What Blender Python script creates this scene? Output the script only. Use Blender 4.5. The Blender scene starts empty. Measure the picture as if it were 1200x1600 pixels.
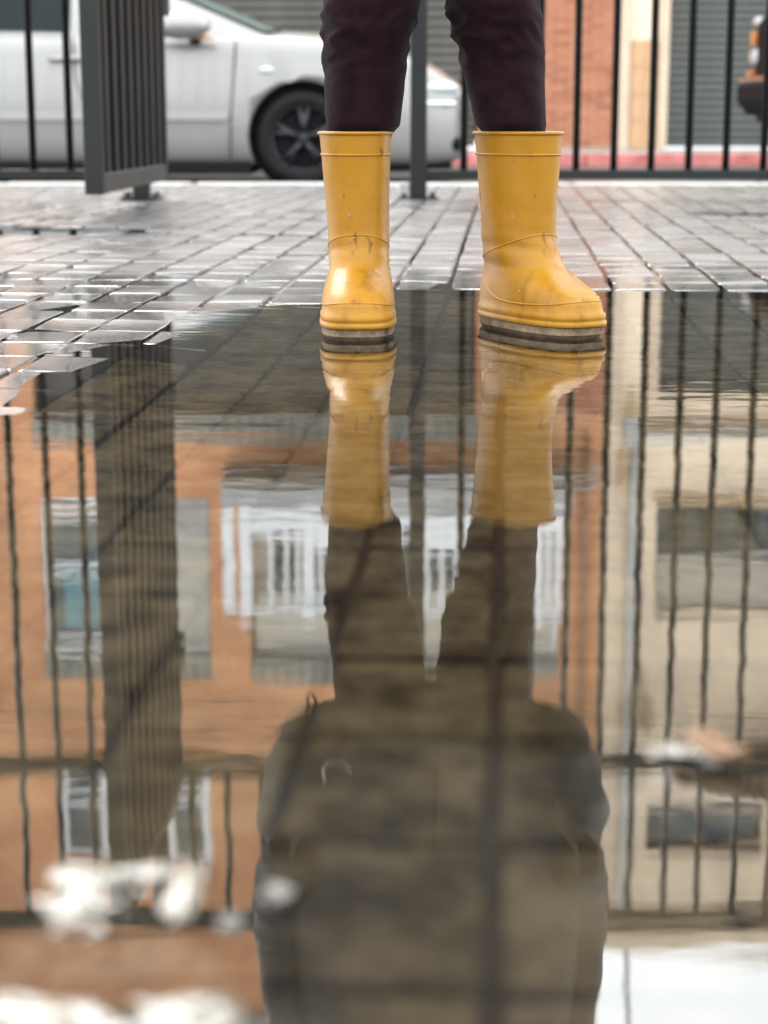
import bpy, math, random
import numpy as np
from mathutils import Vector, Matrix, noise
random.seed(7)
R = math.radians
scn = bpy.context.scene
col = scn.collection

# ------------------------------------------------------------------ camera, world, sun, exposure
cam_d = bpy.data.cameras.new("camera"); cam = bpy.data.objects.new("camera", cam_d); col.objects.link(cam)
cam.location = (0, 0, 0.34); cam.rotation_euler = (R(90 - 12.3), 0, 0)
cam_d.sensor_fit = 'AUTO'; cam_d.sensor_width = 36; cam_d.lens = 63.5
cam_d.clip_start = 0.05; cam_d.clip_end = 1500
cam_d.dof.use_dof = True; cam_d.dof.focus_distance = 2.85; cam_d.dof.aperture_fstop = 4.5
scn.camera = cam

SUN_EL, SUN_AZ = R(46), R(-18)          # azimuth clockwise from +Y
world = bpy.data.worlds.new("World"); scn.world = world; world.use_nodes = True
wn = world.node_tree.nodes; wl = world.node_tree.links
bg = wn['Background']
sky = wn.new('ShaderNodeTexSky'); sky.sky_type = 'NISHITA'; sky.sun_disc = False
sky.sun_elevation = SUN_EL; sky.sun_rotation = SUN_AZ; sky.air_density = 1.0; sky.dust_density = 4.0; sky.ozone_density = 1.0
hs = wn.new('ShaderNodeHueSaturation'); hs.inputs['Saturation'].default_value = 0.18
mx = wn.new('ShaderNodeMix'); mx.data_type = 'RGBA'; mx.inputs[0].default_value = 0.75
mx.inputs[7].default_value = (12.5, 13.2, 13.6, 1)      # even cloud deck
wl.new(sky.outputs[0], hs.inputs['Color']); wl.new(hs.outputs[0], mx.inputs[6]); wl.new(mx.outputs[2], bg.inputs[0])
bg.inputs[1].default_value = 0.13

sd = bpy.data.lights.new("sun", 'SUN'); sun = bpy.data.objects.new("sun", sd); col.objects.link(sun)
sd.energy = 1.5; sd.angle = R(40); sd.color = (1, .97, .92)
_d = Vector((math.sin(SUN_AZ) * math.cos(SUN_EL), math.cos(SUN_AZ) * math.cos(SUN_EL), math.sin(SUN_EL)))
sun.rotation_euler = (-_d).to_track_quat('-Z', 'Y').to_euler()

vs = scn.view_settings
scn.display_settings.display_device = 'sRGB'
vs.view_transform = 'Standard'; vs.look = 'None'; vs.exposure = 1.48; vs.gamma = 1; vs.use_curve_mapping = False
scn.render.engine = 'CYCLES'
scn.cycles.use_denoising = True
scn.cycles.max_bounces = 10; scn.cycles.transparent_max_bounces = 12; scn.cycles.glossy_bounces = 5
scn.cycles.caustics_reflective = False; scn.cycles.caustics_refractive = False

# ------------------------------------------------------------------ helpers
class MB:
    def __init__(s): s.v = []; s.f = []
    def add(s, vs_, fs):
        o = len(s.v); s.v += [tuple(p) for p in vs_]; s.f += [tuple(i + o for i in q) for q in fs]; return s
    def box(s, x0, x1, y0, y1, z0, z1):
        return s.add([(x0,y0,z0),(x1,y0,z0),(x1,y1,z0),(x0,y1,z0),(x0,y0,z1),(x1,y0,z1),(x1,y1,z1),(x0,y1,z1)],
                     [(0,3,2,1),(4,5,6,7),(0,1,5,4),(1,2,6,5),(2,3,7,6),(3,0,4,7)])
    def loft(s, rings, cap=True, closed=True):
        n = len(rings[0]); vs_ = [p for r in rings for p in r]; fs = []
        for i in range(len(rings) - 1):
            for j in range(n if closed else n - 1):
                k = (j + 1) % n
                fs.append((i*n+j, i*n+k, (i+1)*n+k, (i+1)*n+j))
        if cap: fs.append(tuple(reversed(range(n)))); fs.append(tuple((len(rings)-1)*n + j for j in range(n)))
        return s.add(vs_, fs)
    def tube(s, path, r, n=8, cap=True, closed=False):
        P = [Vector(p) for p in path]; rings = []; up = None; N = len(P)
        for i in range(N):
            if closed: t = P[(i+1) % N] - P[(i-1) % N]
            else: t = P[min(i+1, N-1)] - P[max(i-1, 0)]
            t.normalize()
            if up is None: up = Vector((0,0,1)) if abs(t.z) < .9 else Vector((1,0,0))
            a = t.cross(up)
            if a.length < 1e-5: a = t.orthogonal()
            a.normalize(); b = a.cross(t); up = b
            rr = r[i] if isinstance(r, (list, tuple)) else r
            rings.append([P[i] + (a*math.cos(2*math.pi*k/n) + b*math.sin(2*math.pi*k/n))*rr for k in range(n)])
        if closed: rings.append(rings[0]); return s.loft(rings, cap=False)
        return s.loft(rings, cap=cap)
    def poly(s, pts): return s.add(pts, [tuple(range(len(pts)))])
    def prism(s, pts, off):           # polygon extruded by vector off
        n = len(pts); o = Vector(off); a = [Vector(p) for p in pts]; b = [p + o for p in a]
        return s.add(a + b, [tuple(range(n)), tuple(reversed(range(n, 2*n)))] + [(i, n+i, n+(i+1) % n, (i+1) % n) for i in range(n)])
    def sphere(s, c, r, nu=12, nv=8):
        r = r if isinstance(r, (tuple, list)) else (r, r, r); rings = []
        for i in range(nv + 1):
            a = -math.pi/2 + math.pi*(i + .02*(i == 0) - .02*(i == nv))/nv
            rings.append([(c[0]+r[0]*math.cos(a)*math.cos(2*math.pi*j/nu), c[1]+r[1]*math.cos(a)*math.sin(2*math.pi*j/nu), c[2]+r[2]*math.sin(a)) for j in range(nu)])
        return s.loft(rings)
    def mesh(s, name):
        m = bpy.data.meshes.new(name); m.from_pydata(s.v, [], s.f); m.validate(); m.update(); return m
    def build(s, name, mat, parent=None, smooth=False, bevel=0, fix=True):
        m = s.mesh(name)
        if fix:
            import bmesh
            bm = bmesh.new(); bm.from_mesh(m); bmesh.ops.recalc_face_normals(bm, faces=bm.faces); bm.to_mesh(m); bm.free()
        m.materials.append(mat)
        if smooth: m.shade_smooth()
        o = bpy.data.objects.new(name, m); col.objects.link(o)
        if parent is not None: o.parent = parent
        if bevel:
            b = o.modifiers.new("bevel", 'BEVEL'); b.width = bevel; b.segments = 2; b.limit_method = 'ANGLE'
        return o

def tag(o, label=None, cat=None, group=None, kind=None):
    if label: o['label'] = label
    if cat: o['category'] = cat
    if group: o['group'] = group
    if kind: o['kind'] = kind
    return o
def empty(name, loc=(0,0,0), rz=0):
    o = bpy.data.objects.new(name, None); col.objects.link(o); o.location = loc; o.rotation_euler = (0,0,rz); o.empty_display_size = .1
    return o
def inst(src, parent=None, loc=None):
    c = src.copy(); col.objects.link(c); c.parent = parent if parent is not None else src.parent
    if loc is not None: c.location = loc
    return c

def mat(name, base, rough=.6, metal=0, var=.15, scale=8, bump=0, bscale=60, spec=.5, coat=0, stretch=(1,1,1), rvar=0, base2=None, sheen=0, coords='Object', detail=4):
    m = bpy.data.materials.new(name); m.use_nodes = True
    nt = m.node_tree; N = nt.nodes; L = nt.links; p = N['Principled BSDF']
    p.inputs['Roughness'].default_value = rough; p.inputs['Metallic'].default_value = metal
    p.inputs['Specular IOR Level'].default_value = spec; p.inputs['Coat Weight'].default_value = coat; p.inputs['Coat Roughness'].default_value = .06
    if sheen: p.inputs['Sheen Weight'].default_value = sheen; p.inputs['Sheen Roughness'].default_value = .4
    tc = N.new('ShaderNodeTexCoord'); mp = N.new('ShaderNodeMapping'); mp.inputs['Scale'].default_value = stretch
    L.new(tc.outputs[coords], mp.inputs[0])
    nz = N.new('ShaderNodeTexNoise'); nz.inputs['Scale'].default_value = scale; nz.inputs['Detail'].default_value = detail; nz.inputs['Roughness'].default_value = .6
    L.new(mp.outputs[0], nz.inputs['Vector'])
    cr = N.new('ShaderNodeValToRGB'); cr.color_ramp.elements[0].position = .3; cr.color_ramp.elements[1].position = .7
    lo = [c*(1-var) for c in base]; hi = [min(1, c*(1+var)) for c in (base2 or base)]
    cr.color_ramp.elements[0].color = (*lo, 1); cr.color_ramp.elements[1].color = (*hi, 1)
    L.new(nz.outputs['Fac'], cr.inputs[0]); L.new(cr.outputs[0], p.inputs['Base Color'])
    if rvar:
        mr = N.new('ShaderNodeMapRange'); mr.inputs[1].default_value = .3; mr.inputs[2].default_value = .7
        mr.inputs[3].default_value = max(0, rough-rvar); mr.inputs[4].default_value = rough+rvar
        L.new(nz.outputs['Fac'], mr.inputs[0]); L.new(mr.outputs[0], p.inputs['Roughness'])
    if bump:
        n2 = N.new('ShaderNodeTexNoise'); n2.inputs['Scale'].default_value = bscale; n2.inputs['Detail'].default_value = 5
        L.new(mp.outputs[0], n2.inputs['Vector'])
        b = N.new('ShaderNodeBump'); b.inputs['Strength'].default_value = bump; b.inputs['Distance'].default_value = .01
        L.new(n2.outputs['Fac'], b.inputs['Height']); L.new(b.outputs[0], p.inputs['Normal'])
    return m

# ------------------------------------------------------------------ materials
M = {}
M['bed'] = mat('joint_mud', (.085,.07,.05), .5, var=.35, scale=25, bump=.6, bscale=90)
M['asphalt'] = mat('asphalt', (.07,.072,.075), .35, var=.25, scale=3, bump=.5, bscale=120, rvar=.12)
M['concrete'] = mat('concrete', (.34,.34,.33), .5, var=.15, scale=6, bump=.3)
M['kerbred'] = mat('red_kerb_paint', (.48,.10,.09), .5, var=.35, scale=4, bump=.2, base2=(.56,.21,.19))
M['fence'] = mat('charcoal_fence_paint', (.0055,.006,.0063), .38, var=.25, scale=12, bump=.06, bscale=150, spec=.26)
M['fencehw'] = mat('worn_fence_metal', (.035,.032,.029), .5, metal=.2, var=.4, scale=20, bump=.2)
M['silver'] = mat('silver_car_paint', (.27,.262,.247), .33, metal=.4, var=.03, scale=4, coat=.8)
M['darkpaint'] = mat('black_car_paint', (.006,.0065,.0075), .5, var=.2, scale=4, coat=.0, spec=.06)
M['plastic'] = mat('black_plastic', (.007,.007,.008), .6, var=.2, scale=20, spec=.12)
M['tyre'] = mat('tyre_rubber', (.008,.008,.0085), .7, var=.2, scale=30, bump=.2, spec=.2)
M['rimm'] = mat('dark_alloy', (.02,.02,.022), .35, metal=.4, var=.1)
M['carglass'] = mat('car_glass', (.010,.016,.016), .05, var=.1, spec=.12)
M['screen'] = mat('windscreen_glass', (.05,.085,.08), .06, var=.1, spec=.3)
M['lampglass'] = mat('lamp_lens', (.55,.57,.58), .08, var=.1, coat=1)
M['amber'] = mat('amber_lens', (.6,.2,.03), .15, var=.1, coat=1)
M['chrome'] = mat('chrome', (.75,.76,.78), .12, metal=1, var=.05)
M['cream'] = mat('cream_render', (.80,.64,.475), .8, var=.09, scale=1.4, bump=.15, bscale=40, detail=6)
M['creamtrim'] = mat('tan_cornice', (.52,.36,.20), .8, var=.12, scale=3, bump=.2)
M['tantile'] = mat('tan_wall_tile', (.50,.30,.16), .55, var=.12, scale=6)
M['beige'] = mat('beige_pillar', (.55,.43,.32), .75, var=.1, scale=4, bump=.15)
M['white'] = mat('white_window_paint', (.80,.81,.82), .4, var=.04, scale=5)
M['shutterdark'] = mat('grey_shutter', (.075,.078,.07), .5, var=.15, scale=3, stretch=(1,1,.5), metal=.1)
M['shutterbrown'] = mat('brown_grey_shutter', (.075,.068,.057), .55, var=.25, scale=2, metal=.1)
M['ribbed'] = mat('ribbed_grey_panel', (.22,.225,.20), .55, var=.2, scale=3)
M['blind'] = mat('beige_roller_blind', (.48,.45,.39), .7, var=.08, scale=2)
M['winglass'] = mat('window_glass', (.03,.05,.055), .06, var=.2, spec=.7)
M['tealcurtain'] = mat('teal_curtain', (.10,.24,.28), .7, var=.3, scale=3, stretch=(3,1,.6))
M['brown'] = mat('brown_timber', (.11,.06,.035), .65, var=.3, scale=5, stretch=(1,1,4))
M['roofm'] = mat('grey_roof', (.2,.19,.18), .8)
M['grey'] = mat('grey_plastic_box', (.36,.37,.37), .5, var=.08)
M['pipe'] = mat('pale_pipe', (.50,.50,.47), .45, var=.08)
M['cable'] = mat('black_cable', (.02,.02,.02), .6)
M['leaf'] = mat('plant_leaf', (.06,.10,.03), .5, var=.4, scale=9)
M['terracotta'] = mat('terracotta_pot', (.34,.14,.07), .8)
M['trousers'] = mat('dark_maroon_fleece', (.0115,.0050,.0070), .95, var=.35, scale=30, bump=.3, bscale=500, spec=.04, sheen=.05)
M['jacket'] = mat('black_jacket', (.016,.016,.018), .6, var=.2, scale=12, bump=.4, bscale=30, spec=.3)
M['skin'] = mat('skin', (.5,.3,.21), .5, var=.08)
M['hair'] = mat('dark_hair', (.03,.02,.014), .5, var=.3, scale=40, stretch=(3,3,.5))
M['eye'] = mat('eye', (.7,.7,.68), .1); M['iris'] = mat('iris', (.05,.03,.02), .1); M['lips'] = mat('lips', (.4,.15,.12), .4)
M['cord'] = mat('pale_cord', (.25,.245,.22), .7)
M['sole'] = mat('boot_sole', (.17,.125,.08), .8, var=.75, scale=30, bump=.3, bscale=60, spec=.15)
M['leafdry'] = mat('dead_leaf', (.15,.07,.025), .5, var=.4, scale=60)
M['stone'] = mat('wet_stone', (.10,.085,.062), .25, var=.5, scale=60, bump=.35, bscale=90, coat=.42)
M['stone'].node_tree.nodes['Principled BSDF'].inputs['Coat IOR'].default_value = 1.6

def brick_mat():
    m = bpy.data.materials.new('orange_brick'); m.use_nodes = True; nt = m.node_tree; N = nt.nodes; L = nt.links; p = N['Principled BSDF']
    p.inputs['Roughness'].default_value = .85
    tc = N.new('ShaderNodeTexCoord'); sp = N.new('ShaderNodeSeparateXYZ'); cb = N.new('ShaderNodeCombineXYZ')
    L.new(tc.outputs['Object'], sp.inputs[0]); L.new(sp.outputs[0], cb.inputs[0]); L.new(sp.outputs[2], cb.inputs[1])
    bt = N.new('ShaderNodeTexBrick'); bt.inputs['Scale'].default_value = 1; bt.inputs['Brick Width'].default_value = .25; bt.inputs['Row Height'].default_value = .065
    bt.inputs['Mortar Size'].default_value = .009; bt.inputs['Mortar Smooth'].default_value = .3
    bt.inputs['Color1'].default_value = (.64,.235,.09,1); bt.inputs['Color2'].default_value = (.74,.32,.14,1); bt.inputs['Mortar'].default_value = (.62,.42,.28,1)
    L.new(cb.outputs[0], bt.inputs['Vector'])
    nz = N.new('ShaderNodeTexNoise'); nz.inputs['Scale'].default_value = 1.3; nz.inputs['Detail'].default_value = 6; L.new(tc.outputs['Object'], nz.inputs['Vector'])
    mr = N.new('ShaderNodeMapRange'); mr.inputs[1].default_value = .3; mr.inputs[2].default_value = .7; mr.inputs[3].default_value = .72; mr.inputs[4].default_value = 1.12
    L.new(nz.outputs['Fac'], mr.inputs[0])
    mu = N.new('ShaderNodeMix'); mu.data_type = 'RGBA'; mu.blend_type = 'MULTIPLY'; mu.inputs[0].default_value = 1
    L.new(bt.outputs['Color'], mu.inputs[6]); L.new(mr.outputs[0], mu.inputs[7]); L.new(mu.outputs[2], p.inputs['Base Color'])
    b = N.new('ShaderNodeBump'); b.inputs['Strength'].default_value = .5; b.inputs['Distance'].default_value = .01; b.invert = True
    L.new(bt.outputs['Fac'], b.inputs['Height']); L.new(b.outputs[0], p.inputs['Normal'])
    return m
M['brick'] = brick_mat()  # paler than the pier bricks: upper floors' brighter light put into the colour

def piece_mat(name, c1, c2, rough, rvar, bump, bscale, coat=0, spec=.5, wet=False, nscale=22, rw=.45, lo=.3, hi=.7, nw=.55):
    """colour drawn per piece (per object and per island) with fine grain"""
    m = bpy.data.materials.new(name); m.use_nodes = True; nt = m.node_tree; N = nt.nodes; L = nt.links; p = N['Principled BSDF']
    oi = N.new('ShaderNodeObjectInfo'); ge = N.new('ShaderNodeNewGeometry'); ad = N.new('ShaderNodeMath'); ad.operation = 'ADD'; fr = N.new('ShaderNodeMath'); fr.operation = 'FRACT'
    L.new(oi.outputs['Random'], ad.inputs[0]); L.new(ge.outputs['Random Per Island'], ad.inputs[1]); L.new(ad.outputs[0], fr.inputs[0])
    nz = N.new('ShaderNodeTexNoise'); nz.inputs['Scale'].default_value = nscale; nz.inputs['Detail'].default_value = 8; nz.inputs['Roughness'].default_value = .72
    L.new(ge.outputs['Position'], nz.inputs['Vector'])
    a2 = N.new('ShaderNodeMath'); a2.operation = 'MULTIPLY_ADD'; a2.inputs[1].default_value = rw; L.new(fr.outputs[0], a2.inputs[0])
    m2 = N.new('ShaderNodeMapRange'); m2.inputs[1].default_value = lo; m2.inputs[2].default_value = hi; m2.inputs[3].default_value = 0; m2.inputs[4].default_value = nw
    L.new(nz.outputs['Fac'], m2.inputs[0]); L.new(m2.outputs[0], a2.inputs[2])
    cr = N.new('ShaderNodeValToRGB'); cr.color_ramp.elements[0].color = (*c1, 1); cr.color_ramp.elements[1].color = (*c2, 1)
    L.new(a2.outputs[0], cr.inputs[0]); L.new(cr.outputs[0], p.inputs['Base Color'])
    n3 = N.new('ShaderNodeTexNoise'); n3.inputs['Scale'].default_value = 5; n3.inputs['Detail'].default_value = 5; L.new(ge.outputs['Position'], n3.inputs['Vector'])
    mr = N.new('ShaderNodeMapRange'); mr.inputs[1].default_value = .35; mr.inputs[2].default_value = .65; mr.inputs[3].default_value = rough-rvar; mr.inputs[4].default_value = rough+rvar
    L.new(n3.outputs['Fac'], mr.inputs[0]); L.new(mr.outputs[0], p.inputs['Roughness'])
    if wet:      # stone just above the water line carries a film of water
        sx = N.new('ShaderNodeSeparateXYZ'); L.new(ge.outputs['Position'], sx.inputs[0])
        wz = N.new('ShaderNodeMapRange'); wz.inputs[1].default_value = .0008; wz.inputs[2].default_value = .0042; wz.inputs[3].default_value = .22; wz.inputs[4].default_value = 1
        L.new(sx.outputs[2], wz.inputs[0]); wm = N.new('ShaderNodeMath'); wm.operation = 'MULTIPLY'; L.new(wz.outputs[0], wm.inputs[0]); L.new(mr.outputs[0], wm.inputs[1]); L.new(wm.outputs[0], p.inputs['Roughness'])
        wc = N.new('ShaderNodeMath'); wc.operation = 'MULTIPLY'; wc.inputs[1].default_value = .28; L.new(wz.outputs[0], wc.inputs[0]); L.new(wc.outputs[0], p.inputs['Coat Roughness'])
    p.inputs['Coat Weight'].default_value = coat; p.inputs['Coat Roughness'].default_value = .27; p.inputs['Specular IOR Level'].default_value = spec
    n2 = N.new('ShaderNodeTexNoise'); n2.inputs['Scale'].default_value = bscale; n2.inputs['Detail'].default_value = 6; L.new(ge.outputs['Position'], n2.inputs['Vector'])
    b = N.new('ShaderNodeBump'); b.inputs['Strength'].default_value = bump; b.inputs['Distance'].default_value = .004
    L.new(n2.outputs['Fac'], b.inputs['Height']); L.new(b.outputs[0], p.inputs['Normal'])
    return m
M['paver'] = piece_mat('wet_paver', (.036,.036,.036), (.11,.11,.108), .35, .12, .5, 180, coat=.75, spec=.7, wet=True)
M['siltpaver'] = piece_mat('silted_paver', (.03,.024,.015), (.42,.35,.245), .8, .1, .5, 120, coat=0, spec=.2, nscale=15, rw=.22, lo=.38, hi=.64, nw=.78)
M['brickpiece'] = piece_mat('brick_piece', (.25,.08,.04), (.44,.17,.09), .85, .05, .3, 60, rw=.6, nw=.4)  # same brick, kept darker than the wall; dimmer street-level light is in the colour

def water_mat():
    m = bpy.data.materials.new('puddle_water'); m.use_nodes = True; nt = m.node_tree; N = nt.nodes; L = nt.links
    N.remove(N['Principled BSDF']); out = N['Material Output']
    tr = N.new('ShaderNodeBsdfTransparent'); tr.inputs[0].default_value = (.95,.89,.78,1)
    gl = N.new('ShaderNodeBsdfGlossy'); gl.inputs['Roughness'].default_value = 0.0; gl.inputs['Color'].default_value = (1,1,1,1)
    fr = N.new('ShaderNodeFresnel'); fr.inputs['IOR'].default_value = 2.25
    mixs = N.new('ShaderNodeMixShader'); L.new(fr.outputs[0], mixs.inputs[0]); L.new(tr.outputs[0], mixs.inputs[1]); L.new(gl.outputs[0], mixs.inputs[2]); L.new(mixs.outputs[0], out.inputs['Surface'])
    ge = N.new('ShaderNodeNewGeometry')
    def nz(sc, mapx, mapy, detail, rot=0):
        mp = N.new('ShaderNodeMapping'); mp.inputs['Scale'].default_value = (mapx, mapy, 1); mp.inputs['Rotation'].default_value = (0,0,rot)
        L.new(ge.outputs['Position'], mp.inputs[0])
        n = N.new('ShaderNodeTexNoise'); n.inputs['Scale'].default_value = sc; n.inputs['Detail'].default_value = detail; L.new(mp.outputs[0], n.inputs['Vector']); return n
    a = nz(1, 5, 11, 2, .2); b_ = nz(1, 16, 48, 2, -.1)
    ma = N.new('ShaderNodeMath'); ma.operation = 'MULTIPLY_ADD'; ma.inputs[1].default_value = .19
    L.new(b_.outputs['Fac'], ma.inputs[0]); L.new(a.outputs['Fac'], ma.inputs[2])
    bp = N.new('ShaderNodeBump'); bp.inputs['Strength'].default_value = 1; bp.inputs['Distance'].default_value = .00037
    L.new(ma.outputs[0], bp.inputs['Height'])
    L.new(bp.outputs[0], gl.inputs['Normal'])
    return m
M['water'] = water_mat()

def boot_mat():
    m = bpy.data.materials.new('yellow_boot_rubber'); m.use_nodes = True; nt = m.node_tree; N = nt.nodes; L = nt.links; p = N['Principled BSDF']
    tc = N.new('ShaderNodeTexCoord')
    def noise_(sc, det=5, st=(1,1,1), dist=0):
        mp = N.new('ShaderNodeMapping'); mp.inputs['Scale'].default_value = st; L.new(tc.outputs['Object'], mp.inputs[0])
        n = N.new('ShaderNodeTexNoise'); n.inputs['Scale'].default_value = sc; n.inputs['Detail'].default_value = det; n.inputs['Distortion'].default_value = dist; n.inputs['Roughness'].default_value = .62
        L.new(mp.outputs[0], n.inputs['Vector']); return n
    def ramp(n, a, b, ca, cb):
        r = N.new('ShaderNodeValToRGB'); r.color_ramp.elements[0].position = a; r.color_ramp.elements[1].position = b
        r.color_ramp.elements[0].color = (*ca, 1); r.color_ramp.elements[1].color = (*cb, 1); L.new(n.outputs['Fac'], r.inputs[0]); return r
    base = ramp(noise_(9), .35, .7, (.27,.117,.0015), (.32,.146,.003))
    smear = ramp(noise_(17, 7, (1,1,.4), .35), .58, .72, (1,1,1), (.42,.36,.26))     # grubby streaks
    fine = ramp(noise_(75, 4, (1,1,.7)), .64, .74, (1,1,1), (.5,.4,.3))               # specks
    m1 = N.new('ShaderNodeMix'); m1.data_type = 'RGBA'; m1.blend_type = 'MULTIPLY'; m1.inputs[0].default_value = .7
    m2 = N.new('ShaderNodeMix'); m2.data_type = 'RGBA'; m2.blend_type = 'MULTIPLY'; m2.inputs[0].default_value = .3
    L.new(base.outputs[0], m1.inputs[6]); L.new(smear.outputs[0], m1.inputs[7]); L.new(m1.outputs[2], m2.inputs[6]); L.new(fine.outputs[0], m2.inputs[7])
    # long thin scuff strokes and a few broad grey rubs
    mpx = N.new('ShaderNodeMapping'); mpx.inputs['Rotation'].default_value = (.7, .5, .3); mpx.inputs['Scale'].default_value = (10, 70, 34); L.new(tc.outputs['Object'], mpx.inputs[0])
    sn = N.new('ShaderNodeTexNoise'); sn.inputs['Scale'].default_value = 1; sn.inputs['Detail'].default_value = 3; L.new(mpx.outputs[0], sn.inputs['Vector'])
    st_r = ramp(sn, .655, .70, (1,1,1), (.38,.31,.22)); rub = ramp(noise_(6.5, 8, (1,1,.6), .2), .55, .70, (1,1,1), (.60,.55,.50))
    m3 = N.new('ShaderNodeMix'); m3.data_type = 'RGBA'; m3.blend_type = 'MULTIPLY'; m3.inputs[0].default_value = .75
    m4 = N.new('ShaderNodeMix'); m4.data_type = 'RGBA'; m4.blend_type = 'MULTIPLY'; m4.inputs[0].default_value = .7
    L.new(m2.outputs[2], m3.inputs[6]); L.new(st_r.outputs[0], m3.inputs[7]); L.new(m3.outputs[2], m4.inputs[6]); L.new(rub.outputs[0], m4.inputs[7]); L.new(m4.outputs[2], p.inputs['Base Color'])
    rn = noise_(14, 5); mr = N.new('ShaderNodeMapRange'); mr.inputs[1].default_value = .35; mr.inputs[2].default_value = .65; mr.inputs[3].default_value = .38; mr.inputs[4].default_value = .6
    L.new(rn.outputs['Fac'], mr.inputs[0]); L.new(mr.outputs[0], p.inputs['Roughness'])
    p.inputs['Coat Weight'].default_value = .2; p.inputs['Coat Roughness'].default_value = .28
    p.inputs['Specular IOR Level'].default_value = .22
    p.inputs['Subsurface Weight'].default_value = .08; p.inputs['Subsurface Radius'].default_value = (.01,.006,.002)
    bn = noise_(30, 4); b = N.new('ShaderNodeBump'); b.inputs['Strength'].default_value = .12; b.inputs['Distance'].default_value = .01
    L.new(bn.outputs['Fac'], b.inputs['Height']); L.new(b.outputs[0], p.inputs['Normal'])
    return m
M['boot'] = boot_mat()
def drop_mat():
    m = bpy.data.materials.new('water_drop'); m.use_nodes = True; p = m.node_tree.nodes['Principled BSDF']
    p.inputs['Base Color'].default_value = (1,.9,.7,1); p.inputs['Roughness'].default_value = .02; p.inputs['Transmission Weight'].default_value = .8; p.inputs['IOR'].default_value = 1.33
    return m
M['drop'] = drop_mat()

# ------------------------------------------------------------------ ground, road, pavements
tag(MB().box(-400, 400, -300, 500, -.5, -.145).build('ground', M['asphalt']), kind='structure')
tag(MB().box(-60, 60, 9.80, 18.15, -.3, -.12).build('road', M['asphalt']), kind='structure')
far_pavement = tag(MB().box(-60, 60, 18.3, 20.6, -.3, 0).build('far_pavement', M['concrete']), kind='structure')
far_kerb = tag(empty('far_kerb', (0, 18.15, 0)), kind='structure')
ks = MB().box(0, .985, 0, .147, -.3, .004).build('kerb_stone', M['kerbred'], far_kerb, bevel=.012); ks.location = (-9, 0, 0)
for i in range(1, 19): inst(ks, loc=(-9 + i, random.uniform(-.004, .004), random.uniform(-.003, .003)))

PX, PY, PA = .1115, .1575, R(3.8)       # paver pitch across / along, turn of the bond
U0, V0 = -.671, .691
ca, sa = math.cos(PA), math.sin(PA)
def uv2xy(u, v): return u*ca + v*sa, -u*sa + v*ca
GX, GY0, GY1 = 3.3, .1, 9.5

def sstep(a, b, x):
    t = min(1, max(0, (x - a)/(b - a))); return t*t*(3 - 2*t)
def height(x, y):
    """level of the paver tops against the water surface (0): the sunken middle holds the puddle"""
    # left shore of the puddle
    xs = -.405 + .10*sstep(2.1, 3.1, y) + .36*sstep(3.05, 3.72, y)
    land_left = sstep(-.15, .12, xs - x + .035*noise.noise((x*7, y*6, 1.7))) * sstep(1.86, 2.10, y + .15*(x + .4)) if y < 3.8 else 0
    vv = x*sa + y*ca
    land_far = 1 if vv > 3.69 else 0
    h = -.0135 + max(.0153*land_left, (.0152 + .0030*sstep(3.7, 4.3, vv))*land_far)
    h += .0012*noise.noise((x*1.7, y*1.3, 3.1))
    for (cx, cy, rx, ry, d) in ((-1.1, 5.6, .45, .28, .010), (-.33, 5.35, .16, .10, .009), (1.5, 6.6, .5, .2, .006)):  # small wet hollows
        q = ((x-cx)/rx)**2 + ((y-cy)/ry)**2
        if q < 1: h -= d*(1 - q)**.6
    return h

pavement = tag(empty('pavement'), kind='structure')
bed = MB(); bed.box(-GX, GX, GY0-.05, GY1, -.3, -.0200); bed.build('bedding', M['bed'], pavement)
sl = MB()
sl.box(-60, -GX, -40, GY1, -.3, .003); sl.box(GX, 60, -40, GY1, -.3, .003); sl.box(-GX, GX, -40, GY0-.05, -.3, .003)
sl.build('paving_slab', M['concrete'], pavement)
kb = MB().box(0, .985, 0, .29, -.3, .006).build('kerb_stone', M['concrete'], pavement, bevel=.015); kb.location = (-9, GY1 + .002, 0)
for i in range(1, 18): inst(kb, loc=(-9 + i, GY1 + .002, random.uniform(-.003, .003)))

def paver_geo(w, l, h, c, wob=0):
    """chamfered paver, origin at the centre of its top"""
    def ring(dx, dz):
        a, b = w/2 - dx, l/2 - dx; k = c*.9
        pts = [(-a+k,-b),(a-k,-b),(a,-b+k),(a,b-k),(a-k,b),(-a+k,b),(-a,b-k),(-a,-b+k)]
        return [(px + random.uniform(-wob, wob), py + random.uniform(-wob, wob), dz) for px, py in pts]
    r0 = ring(0, -h); r1 = [(x, y, -c*.75) for x, y, z in r0]; r2 = ring(c*.35, -c*.22); r3 = ring(c, 0)
    vs_ = r0 + r1 + r2 + r3; fs = []
    for i in range(3):
        for j in range(8):
            k = (j+1) % 8; fs.append((i*8+j, i*8+k, (i+1)*8+k, (i+1)*8+j))
    fs.append(tuple(24 + j for j in range(8)))
    return vs_, fs
def cam_px(X, Y, Z=0):
    p = R(12.3); z = Z - .34; d = Y*math.cos(p) - z*math.sin(p); up = Y*math.sin(p) + z*math.cos(p)
    return 600 + 2822*X/d, 800 - 2822*up/d, d
PW, PL = PX - .0085, PY - .0065
variants = []; sunk = []
for k in range(8):
    vs_, fs = paver_geo(PW, PL, .05, .0045, .0012); mb = MB().add(vs_, fs); m = mb.mesh('paver'); m.materials.append(M['paver']); variants.append((m, vs_, fs)); m2_ = m.copy(); m2_.materials.clear(); m2_.materials.append(M['siltpaver']); sunk.append((m2_, vs_, fs))
cells = []
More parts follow.
